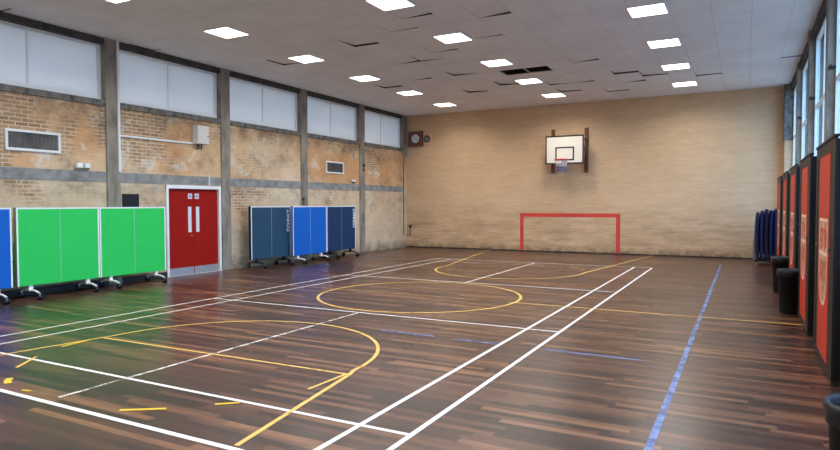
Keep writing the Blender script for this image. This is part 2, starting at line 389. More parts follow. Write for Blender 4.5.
for (i, j) in list(shift) + list(grille_cells):
    x0, x1, y0, y1 = OX + i * TX, OX + (i + 1) * TX, OY + j * TY, OY + (j + 1) * TY
    for a, b in (((x0, y0), (x1, y0)), ((x1, y0), (x1, y1)), ((x1, y1), (x0, y1)), ((x0, y1), (x0, y0))):
        v = [mb.bm.verts.new((a[0], a[1], ZC)), mb.bm.verts.new((b[0], b[1], ZC)), mb.bm.verts.new((b[0], b[1], ZC + .12)), mb.bm.verts.new((a[0], a[1], ZC + .12))]
        mb.bm.faces.new(v)
mb.build('slot_edges', M['lintel'], ceiling, recalc=False)
for (i, j), dz in shift.items():
    x0, x1, y0, y1 = OX + i * TX + .004, OX + (i + 1) * TX - .004, OY + j * TY + .004, OY + (j + 1) * TY - .004
    x1 = min(x1, 1.4); mb = MB()
    c = [(x0, y0), (x1, y0), (x1, y1), (x0, y1)]
    lo = [mb.bm.verts.new((p[0], p[1], ZC + .001 + d)) for p, d in zip(c, [q * .62 for q in dz])]; up = [mb.bm.verts.new((p[0], p[1], ZC + .019 + d)) for p, d in zip(c, [q * .62 for q in dz])]
    mb.bm.faces.new(lo[::-1]); mb.bm.faces.new(up)
    for k in range(4): mb.bm.faces.new((lo[k], lo[(k + 1) % 4], up[(k + 1) % 4], up[k]))
    mb.build('shifted_tile', M['ceiling'], ceiling)

# ---------------------------------------------------------------- left wall
DOORY0, DOORY1, DOORZ = 9.49, 11.12, 2.10
mb = MB(); T0 = XL - 0.30
mb.box(T0, XL, YF, DOORY0, 0, Z_BB); mb.box(T0, XL, DOORY1, YB, 0, Z_BB); mb.box(T0, XL, DOORY0, DOORY1, DOORZ, Z_BB)
mb.box(T0, XL, YF, YB, Z_BT, Z_SILL - .12)
mb.box(T0, XL, YF, YB, Z_BB, Z_BT)
wall_left = struct(mb.build('wall_left', M['brick_left']))
for (a, b) in zip([YF] + [p[1] for p in PIERS], [p[0] for p in PIERS] + [20.30]):
    if b - a < 0.1: continue
    mb = MB(); mb.box(XL, XL + .012, a, b, Z_BB, Z_BT); mb.build('beam', M['beam'], wall_left)
    mb = MB(); mb.box(T0, XL + .03, a, b, Z_SILL - .12, Z_SILL, 0.006); mb.build('sill', M['sill'], wall_left)
    mb = MB(); mb.box(T0, XL + .01, a, b, Z_WT, ZC + .05); mb.build('lintel', M['lintel'], wall_left)
for (a, b) in PIERS:
    mb = MB(); mb.box(T0, XL + .035, a, b, 0, ZC + .05, 0.008); mb.build('pier', M['concrete'], wall_left)
mb = MB(); mb.box(T0, XL + .02, 20.30, YB, Z_SILL - .3, ZC + .05); mb.build('pier', M['concrete'], wall_left)
k = 0
for (a, b) in zip([YF] + [p[1] for p in PIERS], [p[0] for p in PIERS] + [20.30]):
    if b < 4 or b - a < .5: continue
    k += 1; XW = XL - .12; m_ = (a + b) / 2 - .045
    mb = MB(); f = .05
    mb.box(XW - .05, XW + .015, a, b, Z_SILL, Z_SILL + f * 2.2); mb.box(XW - .05, XW + .015, a, b, Z_WT - f, Z_WT)
    mb.box(XW - .05, XW + .015, a, a + f, Z_SILL + f * 2.2, Z_WT - f); mb.box(XW - .05, XW + .015, b - f * 1.6, b, Z_SILL + f * 2.2, Z_WT - f)
    mb.box(XW - .05, XW + .010, m_ - .012, m_ + .012, Z_SILL + f * 2.2, Z_WT - f)
    win = struct(mb.build('window_%d' % k, M['white_panel']))
    for (c, d) in ((a + f, m_ - .012), (m_ + .012, b - f * 1.6)):
        mb = MB(); mb.box(XW - .04, XW - .004, c + .004, d - .004, Z_SILL + f * 2.2 + .004, Z_WT - f - .004); mb.build('white_panel', M['white_panel'], win)
NW = k
# left baseboard, dark strip at the back
mb = MB(); mb.box(XL, XL + .03, YF, DOORY0, 0, .13, .006); struct(mb.build('baseboard_left', M['rubber']))
mb = MB(); mb.box(XL, 1.2, YB - .02, YB, 0, .035); struct(mb.build('dark_strip_back', M['rubber']))  # thin dark strip along the foot of the back wall

# ---------------------------------------------------------------- back and front walls
mb = MB(); mb.box(XL - .3, 1.6, YB, YB + .3, 0, ZC + .1); wall_back = struct(mb.build('wall_back', M['brick_back']))
mb = MB(); mb.box(XL - .3, 1.6, YF - .3, YF, 0, ZC + .1); struct(mb.build('wall_front', M['brick_back']))
mb = MB()
mb.box(.955, 1.30, 20.28, YB, 3.45, ZC + .05); mb.build('corner_pier', M['sill'], wall_back)
mb = MB(); mb.box(.975, 1.30, 20.30, YB, 0, 3.45); mb.build('corner_pier', M['brick_back'], wall_back)
# painted goal
mb = MB(); gx0, gx1, gt, gw = -6.98, -3.58, 1.335, .13
y0, y1 = YB - .004, YB
mb.box(gx0, gx0 + gw, y0, y1, .05, gt); mb.box(gx1 - gw, gx1, y0, y1, .05, gt); mb.box(gx0 + gw, gx1 - gw, y0, y1, gt - gw, gt)
o = mb.build('painted_goal', M['goal'], wall_back); o['label'] = 'red painted goal outline'

# ---------------------------------------------------------------- right wall: concrete posts and windows
RXI, RXG, RXO = 1.075, 1.215, 1.50
RP = [(-4.35, -4.05), (-1.25, -.95), (1.85, 2.15), (4.95, 5.25), (8.05, 8.35), (11.15, 11.45), (14.25, 14.55), (17.35, 17.65)]
RSILL, RTOP = 1.05, 4.87
mb = MB(); mb.box(RXG - .03, RXO, YF, YB, 0, RSILL); wall_right = struct(mb.build('wall_right', M['brick_back']))
mb = MB(); mb.box(RXI + .03, RXO, YF, 20.28, RTOP, ZC + .05); mb.build('lintel', M['lintel'], wall_right)
for (a, b) in RP:
    mb = MB(); mb.box(RXI, RXO, a, b, 0, ZC + .05, .01); p = mb.build('post', M['concrete'], wall_right)
    mb = MB(); mb.box(RXI + .01, RXI + .11, a - .05, a, 3.69, 3.72); mb.box(RXI + .02, RXI + .05, a - .05, a - .03, 3.72, 3.745); mb.build('bracket', M['black'], p)
k = NW
for (a, b) in zip([YF] + [p[1] for p in RP], [p[0] for p in RP] + [20.28]):
    if b - a < .5: continue
    k += 1; m_ = (a + b) / 2; f = .06; mb = MB(); X0, X1 = RXG - .035, RXG + .035
    mb.box(X0, X1, a, b, RSILL, RSILL + f); mb.box(X0, X1, a, b, RTOP - f, RTOP)
    mb.box(X0, X1, a, a + f, RSILL + f, RTOP - f); mb.box(X0, X1, b - f, b, RSILL + f, RTOP - f)
    mb.box(X0 + .004, X1 - .004, m_ - .035, m_ + .035, RSILL + f, RTOP - f); mb.box(X0 + .008, X1 - .008, a + f, b - f, 3.50, 3.56)
    win = struct(mb.build('window_%d' % k, M['white']))
    mb = MB(); mb.box(RXG - .003, RXG + .003, a + f * .5, b - f * .5, RSILL + f * .5, RTOP - f * .5); mb.build('pane', M['glass'], win)

# ---------------------------------------------------------------- court lines (paint on the floor)
def strip(pts, w, name, mat, label, z=.0012, closed=False):
    mb = MB(); pts = [Vector((p[0], p[1], 0)) for p in pts]; n = len(pts); L_ = []
    for i, p in enumerate(pts):
        a = pts[(i - 1) % n] if (closed or i > 0) else p; b = pts[(i + 1) % n] if (closed or i < n - 1) else p
        d = (b - a).normalized(); nn = Vector((-d.y, d.x, 0)) * (w / 2)
        L_.append((mb.bm.verts.new((p + nn) + Vector((0, 0, z))), mb.bm.verts.new((p - nn) + Vector((0, 0, z)))))
    for i in range(n if closed else n - 1):
        A, B = L_[i], L_[(i + 1) % n]; mb.bm.faces.new((A[0], A[1], B[1], B[0]))
    o = mb.build(name, M[mat], floor); o['label'] = label; return o
W_ = 'white_court_line'
for x in (-8.24, -7.78, -2.52, -2.085): strip([(x, 3.0), (x, 16.62)], .045 if x > -3 else .04, W_, 'p_white', 'white badminton side line')
strip([(-8.26, 3.0), (-2.07, 3.0)], .05, W_, 'p_white', 'white badminton back line', .0016)
strip([(-8.26, 3.775), (-2.09, 3.775)], .042, W_, 'p_white', 'white badminton long service line', .0016)
strip([(-8.26, 7.75), (-2.07, 7.75)], .042, W_, 'p_white', 'white badminton short service line', .0016)
strip([(-8.26, 11.76), (-2.07, 11.76)], .042, W_, 'p_white', 'far white short service line', .0016)
strip([(-8.26, 15.87), (-2.09, 15.87)], .035, W_, 'p_white_worn', 'far faded white long service line', .0016)
strip([(-8.26, 16.6), (-2.07, 16.6)], .05, W_, 'p_white', 'far white back line', .0016)
strip([(-5.17, 3.12), (-5.17, 7.75)], .04, W_, 'p_white_worn', 'worn white centre line', .002)
strip([(-5.17, 11.76), (-5.17, 16.6)], .04, W_, 'p_white', 'far white centre line', .002)
YL = 'yellow_court_line'
def arc(cx_, cy_, r, a0, a1, n=48): return [(cx_ + r * math.cos(R(a0 + (a1 - a0) * i / n)), cy_ + r * math.sin(R(a0 + (a1 - a0) * i / n))) for i in range(n + 1)]
strip(arc(-5.2, 9.75, 1.82, 0, 360, 72)[:-1], .05, YL, 'p_yellow', 'yellow centre circle', .0024, closed=True)
near = [(-7.22, 3.62), (-7.04, 4.72)] + [(p[0], p[1]) for p in arc(-5.2, 4.95, 1.79, 176, 2, 40)] + [(-3.36, 4.85), (-3.05, 3.05)]
strip(near, .042, YL, 'p_yellow', 'near yellow basketball key outline', .0024)
strip([(-6.99, 4.80), (-3.38, 4.86)], .034, YL, 'p_yellow', 'near yellow free throw line', .0021)
far = [(-8.12, 20.6)] + [(-7.02, 14.7)] + [(p[0], p[1]) for p in arc(-5.2, 14.5, 1.83, 180, 360, 40)] + [(-3.36, 14.75), (-2.58, 20.6)]
strip(far, .05, YL, 'p_yellow', 'far yellow basketball key outline', .0024)
strip(arc(-5.2, 14.6, 1.83, 50, 25, 10), .05, YL, 'p_yellow_faint', 'broken piece of far yellow arc', .0024)
strip([(-3.5, 9.72), (.95, 9.72)], .045, YL, 'p_yellow', 'yellow halfway line', .0021)
strip([(-11.2, 9.72), (-3.5, 9.72)], .04, YL, 'p_yellow_faint', 'faded yellow halfway line', .0021)
YT = 'yellow_tape_mark'
strip([(-3.42, 4.30), (-3.40, 4.84)], .035, YT, 'p_yellow', 'short yellow tape beside the key', .0028)
strip([(-4.41, 3.15), (-4.11, 3.35)], .04, YT, 'p_yellow_new', 'bright yellow tape mark', .0028)
strip([(-3.84, 3.61), (-3.69, 3.74)], .035, YT, 'p_yellow_new', 'small bright yellow tape mark', .0028)
strip([(-7.0, 4.27), (-7.05, 4.66)], .045, YT, 'p_yellow_new', 'short bright yellow tape on the key', .0028)
strip([(-6.5, 3.50), (-6.78, 3.86)], .035, YT, 'p_yellow', 'thin yellow tape crossing the white line', .0028)
strip([(-6.16, 3.26), (-6.08, 3.19), (-5.99, 3.15)], .06, YT, 'p_yellow_new', 'yellow paint dab', .0028)
strip([(-5.66, 3.09), (-5.56, 3.11)], .025, YT, 'p_yellow_new', 'tiny yellow tape scrap', .0028)
BL = 'blue_court_line'
strip([(-.55, 1.0), (-.55, 18.3)], .052, BL, 'p_blue', 'worn blue line running down the hall')
strip([(-2.0, 6.74), (-.92, 6.74)], .045, BL, 'p_blue', 'worn blue cross line')
strip([(-4.2, 6.79), (-3.4, 6.77)], .045, BL, 'p_blue', 'faded blue cross line piece')
strip([(-3.1, 6.76), (-2.55, 6.75)], .045, BL, 'p_blue', 'second faded blue cross line piece')
strip([(-2.9, 11.72), (-2.1, 11.70)], .03, BL, 'p_blue', 'far faded blue line piece', .0022)

# ---------------------------------------------------------------- ceiling lights
rows_y = [-3.43 + 2.474 * i for i in range(10)]
def lbl(col, i):
    return None
led = None
names = {-9.035: 'the row beside the left windows', -5.29: 'the middle row', -1.55: 'the row nearest the right windows'}
ordinal = ['nearest', 'second', 'third', 'fourth', 'farthest']
for cx_ in (-9.035, -5.29, -1.55):
    for i in range(10):
        cy_ = 8.915 + 2.474 * (i - 5)
        if led is None:
            led = thing('ceiling_light', (0, 0, ZC), 'x', 'ceiling light')
            mb = MB(); h = .308; d_ = .022; t_ = .014
            mb.box(-h, h, -h, -h + t_, ZC - d_, ZC); mb.box(-h, h, h - t_, h, ZC - d_, ZC); mb.box(-h, -h + t_, -h + t_, h - t_, ZC - d_, ZC); mb.box(h - t_, h, -h + t_, h - t_, ZC - d_, ZC)
            mb.build('frame', M['white'], led)
            mb = MB(); mb.box(-h + t_, h - t_, -h + t_, h - t_, ZC - d_ + .002, ZC - .002); mb.build('diffuser', M['diffuser'], led)
            ld = bpy.data.lights.new('panel_light', 'AREA'); ld.shape = 'SQUARE'; ld.size = .57; ld.energy = LAMP_WATTS; ld.color = (1.0, 0.955, 0.885); ld.spread = R(150)
            lo = bpy.data.objects.new('panel_light', ld); COL.objects.link(lo); lo.parent = led; lo.location = (0, 0, -.024)
            o = led
        else: o = copy_tree(led)
        o.location = (cx_, cy_, ZC)
        o['group'] = 'square ceiling light panels'
        if i == 4 and cx_ < -8: o['label'] = 'lit square ceiling panel cut off by the top edge, above the first concrete pier'
        elif i > 5 or (i == 5 and cx_ < -2):
            seq = ['nearest in view', 'second', 'third', 'fourth', 'farthest'] if cx_ < -2 else ['just above the frame', 'nearest in view', 'second', 'third', 'farthest']
            o['label'] = 'lit square ceiling panel, %s of %s' % (seq[i - 5], names[cx_])
        else:
            o['label'] = 'lit square ceiling panel overhead near the viewer, out of view'
            o['group'] = 'overhead panels near the viewer'
# ceiling grille
g = thing('ceiling_grille', (-4.957, 15.09, ZC), 'dark double air grille in the ceiling between two lit panels of the middle row', 'air vent')
gx = OX + 6 * TX; gy = OY + 10 * TY
mb = MB()
t_ = .02
for a in (gx, gx + TX, gx + 2 * TX - t_): mb.box(a, a + t_ * (2 if a == gx + TX else 1), gy, gy + TY, ZC - .004, ZC + .02)
mb.box(gx + t_, gx + 2 * TX - t_, gy, gy + t_, ZC - .003, ZC + .019); mb.box(gx + t_, gx + 2 * TX - t_, gy + TY - t_, gy + TY, ZC - .003, ZC + .019)
mb.build('frame', M['steel'], g)
for q in range(2):
    mb = MB()
    for n in range(9):
        y = gy + .05 + n * .062
        mb.prism([(gx + q * TX + .03, y, ZC + .004), (gx + q * TX + .03, y + .004, ZC + .004), (gx + q * TX + .03, y + .034, ZC + .04), (gx + q * TX + .03, y + .030, ZC + .04)], (TX - .05, 0, 0))
    mb.build('louvre', M['locker'], g)

# ---------------------------------------------------------------- red double door
mb = MB(); fw = .065; Xf = XL + .03
mb.box(XL - .12, Xf, DOORY0, DOORY0 + fw, 0, DOORZ, .006); mb.box(XL - .12, Xf, DOORY1 - fw, DOORY1, 0, DOORZ, .006); mb.box(XL - .12, Xf + .004, DOORY0, DOORY1, DOORZ - fw - .015, DOORZ, .006)
mb.box(XL - .12, XL - .076, DOORY0 + fw, DOORY1 - fw, 0.0, DOORZ - fw - .015); mb.box(XL - .12, XL - .02, DOORY0 + fw, DOORY1 - fw, 0, .009)  # unseen backing and threshold, added to keep outside light from leaking under the leaves
door = struct(mb.build('door_1', M['white']))
mid = (DOORY0 + DOORY1) / 2
for s_, (a, b) in enumerate(((DOORY0 + fw + .004, mid - .002), (mid + .002, DOORY1 - fw - .004))):
    mb = MB(); X1 = XL - .03; mb.box(X1 - .045, X1, a, b, .01, DOORZ - fw - .02, .003); leaf = mb.build('door_leaf', M['red_door'], door)
    mb = MB(); mb.box(X1, X1 + .004, a + .01, b - .01, .015, .18); p = mb.build('kick_plate', M['steel'], leaf); p['label'] = 'steel kick plate'
    c = mid - .165 if s_ == 0 else mid + .07
    mb = MB(); mb.box(X1, X1 + .006, c, c + .095, 1.0, 1.60, .002); p = mb.build('vision_panel', M['pane'], leaf); p['label'] = 'narrow pale vision panel'
    c = mid - .10 if s_ == 0 else mid + .10
    mb = MB(); mb.box(X1, X1 + .004, c - .06, c + .06, 1.79, 1.91, .002); p = mb.build('sign_plate', M['white'], leaf); p['label'] = 'small white sign plate'
    mb = MB(); mb.cyl((X1 + .0052, c, 1.85), (1, 0, 0), .042, .002, 24); p2 = mb.build('sign_disc', M['sign_blue'], leaf); p2['label'] = 'round blue sign'
    mb = MB()
    for dz, w2 in ((.016, .022), (0, .028), (-.016, .022)): mb.box(X1 + .0062, X1 + .0072, c - w2, c + w2, 1.85 + dz - .004, 1.85 + dz + .004)
    mb.build('sign_lines', M['white'], leaf)
    if s_ == 0:
        mb = MB(); mb.cyl((X1 + .006, mid - .07, .92), (1, 0, 0), .022, .012, 20); mb.build('lock_cylinder', M['brass'], leaf)

# ---------------------------------------------------------------- folded table tennis tables
def cube_text_glyph(mb, ch, o, u, v, h, w, t, n):
    """block letters from strokes; o = corner, u = reading direction, v = letter up, n = outward normal"""
    G = {'D': [(0, 0, 0, 1), (0, 1, .7, 1), (.7, 1, 1, .75), (1, .75, 1, .25), (1, .25, .7, 0), (.7, 0, 0, 0)],
         'O': [(.25, 0, 0, .25), (0, .25, 0, .75), (0, .75, .25, 1), (.25, 1, .75, 1), (.75, 1, 1, .75), (1, .75, 1, .25), (1, .25, .75, 0), (.75, 0, .25, 0)],
         'N': [(0, 0, 0, 1), (0, 1, 1, 0), (1, 0, 1, 1)], 'A': [(0, 0, .5, 1), (.5, 1, 1, 0), (.2, .38, .8, .38)],
         'Y': [(0, 1, .5, .5), (1, 1, .5, .5), (.5, .5, .5, 0)]}[ch]
    for (a, b, c, d) in G:
        p = o + u * (a * w) + v * (b * h); q = o + u * (c * w) + v * (d * h); dd = (q - p).normalized(); s_ = dd.cross(n) * (t / 2)
        p = p - dd * t * .4; q = q + dd * t * .4
        mb.prism([p - s_, q - s_, q + s_, p + s_], n * .0015)
def make_table(top, leg, label, group, text=False):
    """local frame: +x towards the hall, y along the wall, base on the floor at the origin"""
    t = thing('table_tennis_table', (0, 0, 0), label, 'table tennis table', group)
    W, H0, H1 = 1.525, .235, 1.605
    for side, nm in ((1, 1), (-1, -1)):
        xf = .045 * side; xb = xf - .022 * side; a, b = sorted((xf, xb))
        mb = MB(); mb.box(a, b, -W / 2, W / 2, H0, H1, .003); pn = mb.build('table_top', M[top], t)
        e0, e1 = sorted((xf, xf + .0018 * side)); lw = .028
        mb = MB(); mb.box(e0, e1, -W / 2 + .001, -W / 2 + lw, H0 + .001, H1 - .001); mb.box(e0, e1, W / 2 - lw, W / 2 - .001, H0 + .001, H1 - .001); mb.box(e0, e1, -W / 2 + lw, W / 2 - lw, H1 - lw, H1 - .001)
        o = mb.build('edge_line', M['line_white'], pn); o['label'] = 'white painted edge line'
        mb = MB(); mb.box(e0, e1, -.0035, .0035, H0 + .001, H1 - lw); mb.build('centre_line', M['centre_line'], pn)
        mb = MB(); s0, s1 = sorted((xb - .020 * side, xb))
        mb.box(s0, s1, -W / 2, -W / 2 + .03, H0, H1); mb.box(s0, s1, W / 2 - .03, W / 2, H0, H1); mb.box(s0, s1, -W / 2 + .03, W / 2 - .03, H1 - .03, H1); mb.box(s0, s1, -W / 2 + .03, W / 2 - .03, H0, H0 + .03)
        mb.build('apron', M['steel' if leg == 'white' else 'black_metal'], t)
    for y in (-.53, .53):
        mb = MB(); mb.box(-.02, .02, y - .02, y + .02, .13, 1.15); mb.box(-.03, .03, y - .035, y + .035, .15, .24); mb.build('upright', M[leg], t)
        mb = MB(); mb.tube([(-.27, y, .115), (-.14, y, .15), (.14, y, .15), (.27, y, .115)], .019, 10); ft = mb.build('foot', M[leg], t)
        for x in (-.27, .27):
            for dy in (-.026, .026):
                mb = MB(); mb.cyl((x, y + dy, .048), (0, 1, 0), .048, .02, 18); mb.build('wheel', M['black'], ft)
            mb = MB(); mb.cyl((x, y, .048), (0, 1, 0), .022, .078, 12); mb.box(x - .02, x + .02, y - .010, y + .010, .05, .118); mb.build('caster_fork', M['chrome'], ft)
    mb = MB(); mb.box(-.02, .02, -.51, .51, .84, .87); mb.build('cross_bar', M[leg], t)
    if text:
        mb = MB(); n = Vector((1, 0, 0)); u = Vector((0, 0, 1)); v = Vector((0, -1, 0)) 
        # reads upward: D at the bottom, Y at the top; letters' up points to the left
        z = .93
        for ch in 'DONNAY':
            cube_text_glyph(mb, ch, Vector((.0472, W / 2 - .035, z)), u, v, .11, .072, .026, n); z += .10
        o = mb.build('maker_name', M['line_white'], t); o['label'] = 'white upright maker name'
    return t
g1 = make_table('green', 'white', 'folded bright green table tennis table, left of the green pair, next to the blue one', 'folded table tennis tables along the left wall')
OFF = .045
def put(t, xface, yc): t.location = (xface - OFF, yc, 0)
put(g1, -11.05, 6.765)
g2 = copy_tree(g1); g2['label'] = 'folded bright green table tennis table standing against the red door frame'; put(g2, -11.05, 8.302)
b0 = make_table('blue', 'white', 'folded bright blue table tennis table cut off at the left edge', 'folded table tennis tables along the left wall'); put(b0, -11.05, 5.165)
b1 = copy_tree(b0); b1['label'] = 'folded bright blue table tennis table between two dark blue ones'; put(b1, -10.93, 13.90)
s1 = make_table('slate', 'black_metal', 'folded dark slate blue table tennis table just right of the red door', 'folded table tennis tables along the left wall', True); put(s1, -11.09, 12.46)
n1 = make_table('navy', 'black_metal', 'folded navy table tennis table farthest from the red door', 'folded table tennis tables along the left wall', True); put(n1, -11.05, 15.60)

# ---------------------------------------------------------------- left wall fittings
t = thing('wall_vent', (XL, 6.63, 2.63), 'large white framed louvre vent high on the left brick wall', 'air vent')
def vent(t, y0, y1, z0, z1, X, dark, nsl):
    mb = MB(); f = .045
    mb.box(X, X + .035, y0, y0 + f, z0, z1); mb.box(X, X + .035, y1 - f, y1, z0, z1); mb.box(X, X + .035, y0 + f, y1 - f, z0, z0 + f); mb.box(X, X + .035, y0 + f, y1 - f, z1 - f, z1)
    mb.build('frame', M['trunk'], t)
    mb = MB(); mb.box(X + .001, X + .006, y0 + f, y1 - f, z0 + f, z1 - f); mb.build('backing', M[dark], t)
    mb = MB()
    for i in range(nsl):
        y = y0 + f + (y1 - y0 - 2 * f) * (i + .5) / nsl; mb.box(X + .006, X + .024, y - .003, y + .003, z0 + f, z1 - f)
    mb.build('louvres', M['beam'], t)
vent(t, 6.11, 7.10, 2.63, 3.01, XL, 'lintel', 36)
t = thing('wall_vent', (XL, 15.97, 2.64), 'small white framed dark vent on the far part of the left wall', 'air vent')
vent(t, 15.46, 16.41, 2.63, 3.01, XL, 'void', 14)
t = thing('electrical_box', (XL, 10.53, 3.09), 'pale grey steel electrical cabinet on the brick above the red door', 'electrical box')
mb = MB(); mb.box(XL, XL + .17, 10.28, 10.62, 3.09, 3.52, .004); mb.build('body', M['trunk'], t)
mb = MB(); mb.box(XL + .17, XL + .185, 10.285, 10.615, 3.095, 3.515, .004); d_ = mb.build('lid', M['white_panel'], t)
mb = MB(); mb.cyl((XL + .188, 10.58, 3.28), (1, 0, 0), .015, .012, 14); mb.build('latch', M['black'], d_)
mb = MB()
for y in (10.37, 10.42, 10.50): mb.tube([(XL + .05, y, 3.09), (XL + .05, y, 3.02), (XL + .02, y + .01, 2.98)], .014, 8)
mb.build('cable_gland', M['black'], t)
mb = MB(); mb.box(XL + .035, XL + .07, 8.35 - .06, 8.35 - .01, 2.33, ZC - .001); tag(mb.build('cable_trunking', M['trunk'], origin=(XL, 8.33, 2.33)), 'white vertical trunking down the right edge of the first concrete pier', 'cable trunking')
mb = MB(); mb.box(XL, XL + .03, 8.352, 10.278, 3.075, 3.115)
tag(mb.build('cable_conduit', M['trunk'], origin=(XL, 9.35, 3.09)), 'white horizontal conduit running along the brick to the electrical cabinet', 'conduit')
mb = MB(); mb.box(XL + .012, XL + .026, 10.74, 10.765, Z_BB - .01, Z_BT + .06)
tag(mb.build('cable_conduit', M['trunk'], origin=(XL, 10.75, 2.1)), 'short thin pale conduit crossing the beam above the red door', 'conduit')
t = thing('emergency_light', (XL, 7.55, 2.36), 'white twin unit on the beam below the large louvre vent', 'emergency light')
mb = MB(); mb.box(XL + .012, XL + .06, 7.37, 7.66, 2.345, 2.375); mb.build('base', M['concrete'], t)
mb = MB(); mb.box(XL + .012, XL + .09, 7.38, 7.50, 2.375, 2.47, .008); mb.build('lamp_head', M['white'], t)
mb = MB(); mb.box(XL + .012, XL + .09, 7.54, 7.65, 2.375, 2.47, .008); mb.build('lamp_head', M['white'], t)
t = thing('motion_sensor', (XL, 16.95, 2.36), 'small white sensor box on the beam below the small vent', 'sensor')
mb = MB(); mb.box(XL + .0, XL + .05, 16.84, 17.08, 2.40, 2.47, .008); mb.build('body', M['white'], t)
mb = MB(); mb.box(XL + .0, XL + .04, 16.90, 17.04, 2.36, 2.40); mb.build('mount', M['black'], t)
t = thing('blackboard', (XL, 8.6, 1.3), 'small black board hung on the wall above the second green table', 'blackboard')
mb = MB(); mb.box(XL + .001, XL + .03, 8.40, 8.78, 1.25, 1.88, .003); mb.build('panel', M['black'], t)
mb = MB(); mb.box(XL + .03, XL + .036, 8.40, 8.78, 1.87, 1.88); mb.box(XL + .03, XL + .036, 8.40, 8.41, 1.25, 1.87); mb.box(XL + .03, XL + .036, 8.77, 8.78, 1.25, 1.87); mb.build('frame', M['black_metal'], t)
t = thing('wall_bracket', (XL + .035, 14.31, 1.64), 'small dark fitting on the concrete pier above the blue table', 'bracket')
mb = MB(); mb.box(XL + .035, XL + .06, 14.27, 14.35, 1.75, 1.85, .005); mb.build('plate', M['black'], t)
mb = MB(); mb.box(XL + .035, XL + .055, 14.29, 14.35, 1.65, 1.72, .005); mb.build('socket', M['lintel'], t)
t = thing('wall_bracket', (XL + .035, 17.56, 2.78), 'small black fitting high on the farthest concrete pier', 'bracket')
mb = MB(); mb.box(XL + .035, XL + .07, 17.51, 17.60, 2.93, 3.03, .005); mb.build('plate', M['black'], t)
mb = MB(); mb.box(XL + .035, XL + .06, 17.52, 17.59, 2.79, 2.87, .005); mb.build('socket', M['black'], t)
mb = MB(); mb.box(XL, XL + .02, 20.36, 20.40, .45, 3.46)
tag(mb.build('cable_conduit', M['sill'], origin=(XL, 20.38, .45)), 'long thin pale conduit running up the far left corner', 'conduit')
t = thing('water_tap', (-11.42, YB, .4), 'small dark tap on a pipe low in the far left corner', 'tap')
mb = MB(); mb.tube([(-11.545, YB - .03, .47), (-11.40, YB - .03, .47), (-11.38, YB - .03, .49), (-11.38, YB - .03, .80)], .013, 8); mb.build('pipe', M['lintel'], t)
mb = MB(); mb.cyl((-11.38, YB - .06, .80), (0, 1, 0), .04, .07, 12); mb.tube([(-11.38, YB - .08, .82), (-11.24, YB - .08, .86)], .014, 8); mb.build('valve', M['black'], t)

# ---------------------------------------------------------------- clocks
t = thing('wall_clock', (-11.12, YB, 3.85), 'round clock in a square brown wooden case high by the far left corner', 'clock')
mb = MB(); mb.box(-11.42, -10.82, YB - .10, YB, 3.85, 4.43, .008); mb.build('case', M['wood'], t)
mb = MB(); mb.cyl((-11.10, YB - .105, 4.14), (0, 1, 0), .20, .02, 32); mb.build('rim', M['black'], t)
mb = MB(); mb.cyl((-11.10, YB - .112, 4.14), (0, 1, 0), .17, .02, 32); fc = mb.build('dial', M['clock_face'], t)
mb = MB()
for k_ in range(12):
    a = R(30 * k_); mb.prism([(-11.10 + math.sin(a) * .13 - .006, YB - .1225, 4.14 + math.cos(a) * .13 - .01), (-11.10 + math.sin(a) * .13 + .006, YB - .1225, 4.14 + math.cos(a) * .13 - .01), (-11.10 + math.sin(a) * .13 + .006, YB - .1225, 4.14 + math.cos(a) * .13 + .01), (-11.10 + math.sin(a) * .13 - .006, YB - .1225, 4.14 + math.cos(a) * .13 + .01)], (0, -.001, 0))
mb.build('hour_marks', M['black'], fc)
for nm, a, l in (('hour_hand', -50, .08), ('minute_hand', 118, .12)):
    mb = MB(); mb.tube([(-11.10, YB - .126, 4.14), (-11.10 + math.sin(R(a)) * l, YB - .126, 4.14 + math.cos(R(a)) * l)], .008, 6); mb.build(nm, M['black'], fc)
t = thing('wall_clock', (-10.66, YB, 4.0), 'small round black rimmed clock beside the wooden clock case', 'clock')
mb = MB(); mb.tube([(-10.66 + .115 * math.cos(R(15 * k_)), YB - .03, 4.12 + .115 * math.sin(R(15 * k_))) for k_ in range(24)], .022, 8, closed=True); mb.build('rim', M['black'], t)
mb = MB(); mb.cyl((-10.66, YB - .02, 4.12), (0, 1, 0), .11, .035, 28); fc = mb.build('dial', M['beam'], t)
for a, l in ((0, .07), (100, .05)):
    mb = MB(); mb.tube([(-10.66, YB - .042, 4.12), (-10.66 + math.sin(R(a)) * l, YB - .042, 4.12 + math.cos(R(a)) * l)], .006, 6); mb.build('hand', M['black'], fc)

# ---------------------------------------------------------------- basketball backboard
YBD = YB - .58; bx0, bx1, bz0, bz1 = -5.91, -4.64, 2.965, 3.905
t = thing('basketball_hoop', (-5.27, YB, 2.7), 'wall mounted basketball backboard with red ring and net above the painted goal', 'basketball hoop')
mb = MB(); mb.box(bx0, bx1, YBD, YBD + .03, bz0, bz1, .003); bb = mb.build('backboard', M['board'], t)
mb = MB(); f = .045
for (a, b, c, d) in ((bx0, bx1, bz0, bz0 + f), (bx0, bx1, bz1 - f, bz1), (bx0, bx0 + f, bz0 + f, bz1 - f), (bx1 - f, bx1, bz0 + f, bz1 - f)): mb.box(a, b, YBD - .006, YBD, c, d)
cxb = (bx0 + bx1) / 2 + .01; ix0, ix1, iz0, iz1 = cxb - .31, cxb + .31, 3.08, 3.53
for (a, b, c, d) in ((ix0, ix1, iz0, iz0 + f), (ix0, ix1, iz1 - f, iz1), (ix0, ix0 + f, iz0 + f, iz1 - f), (ix1 - f, ix1, iz0 + f, iz1 - f)): mb.box(a, b, YBD - .006, YBD, c, d)
mb.build('target_border', M['black'], bb)
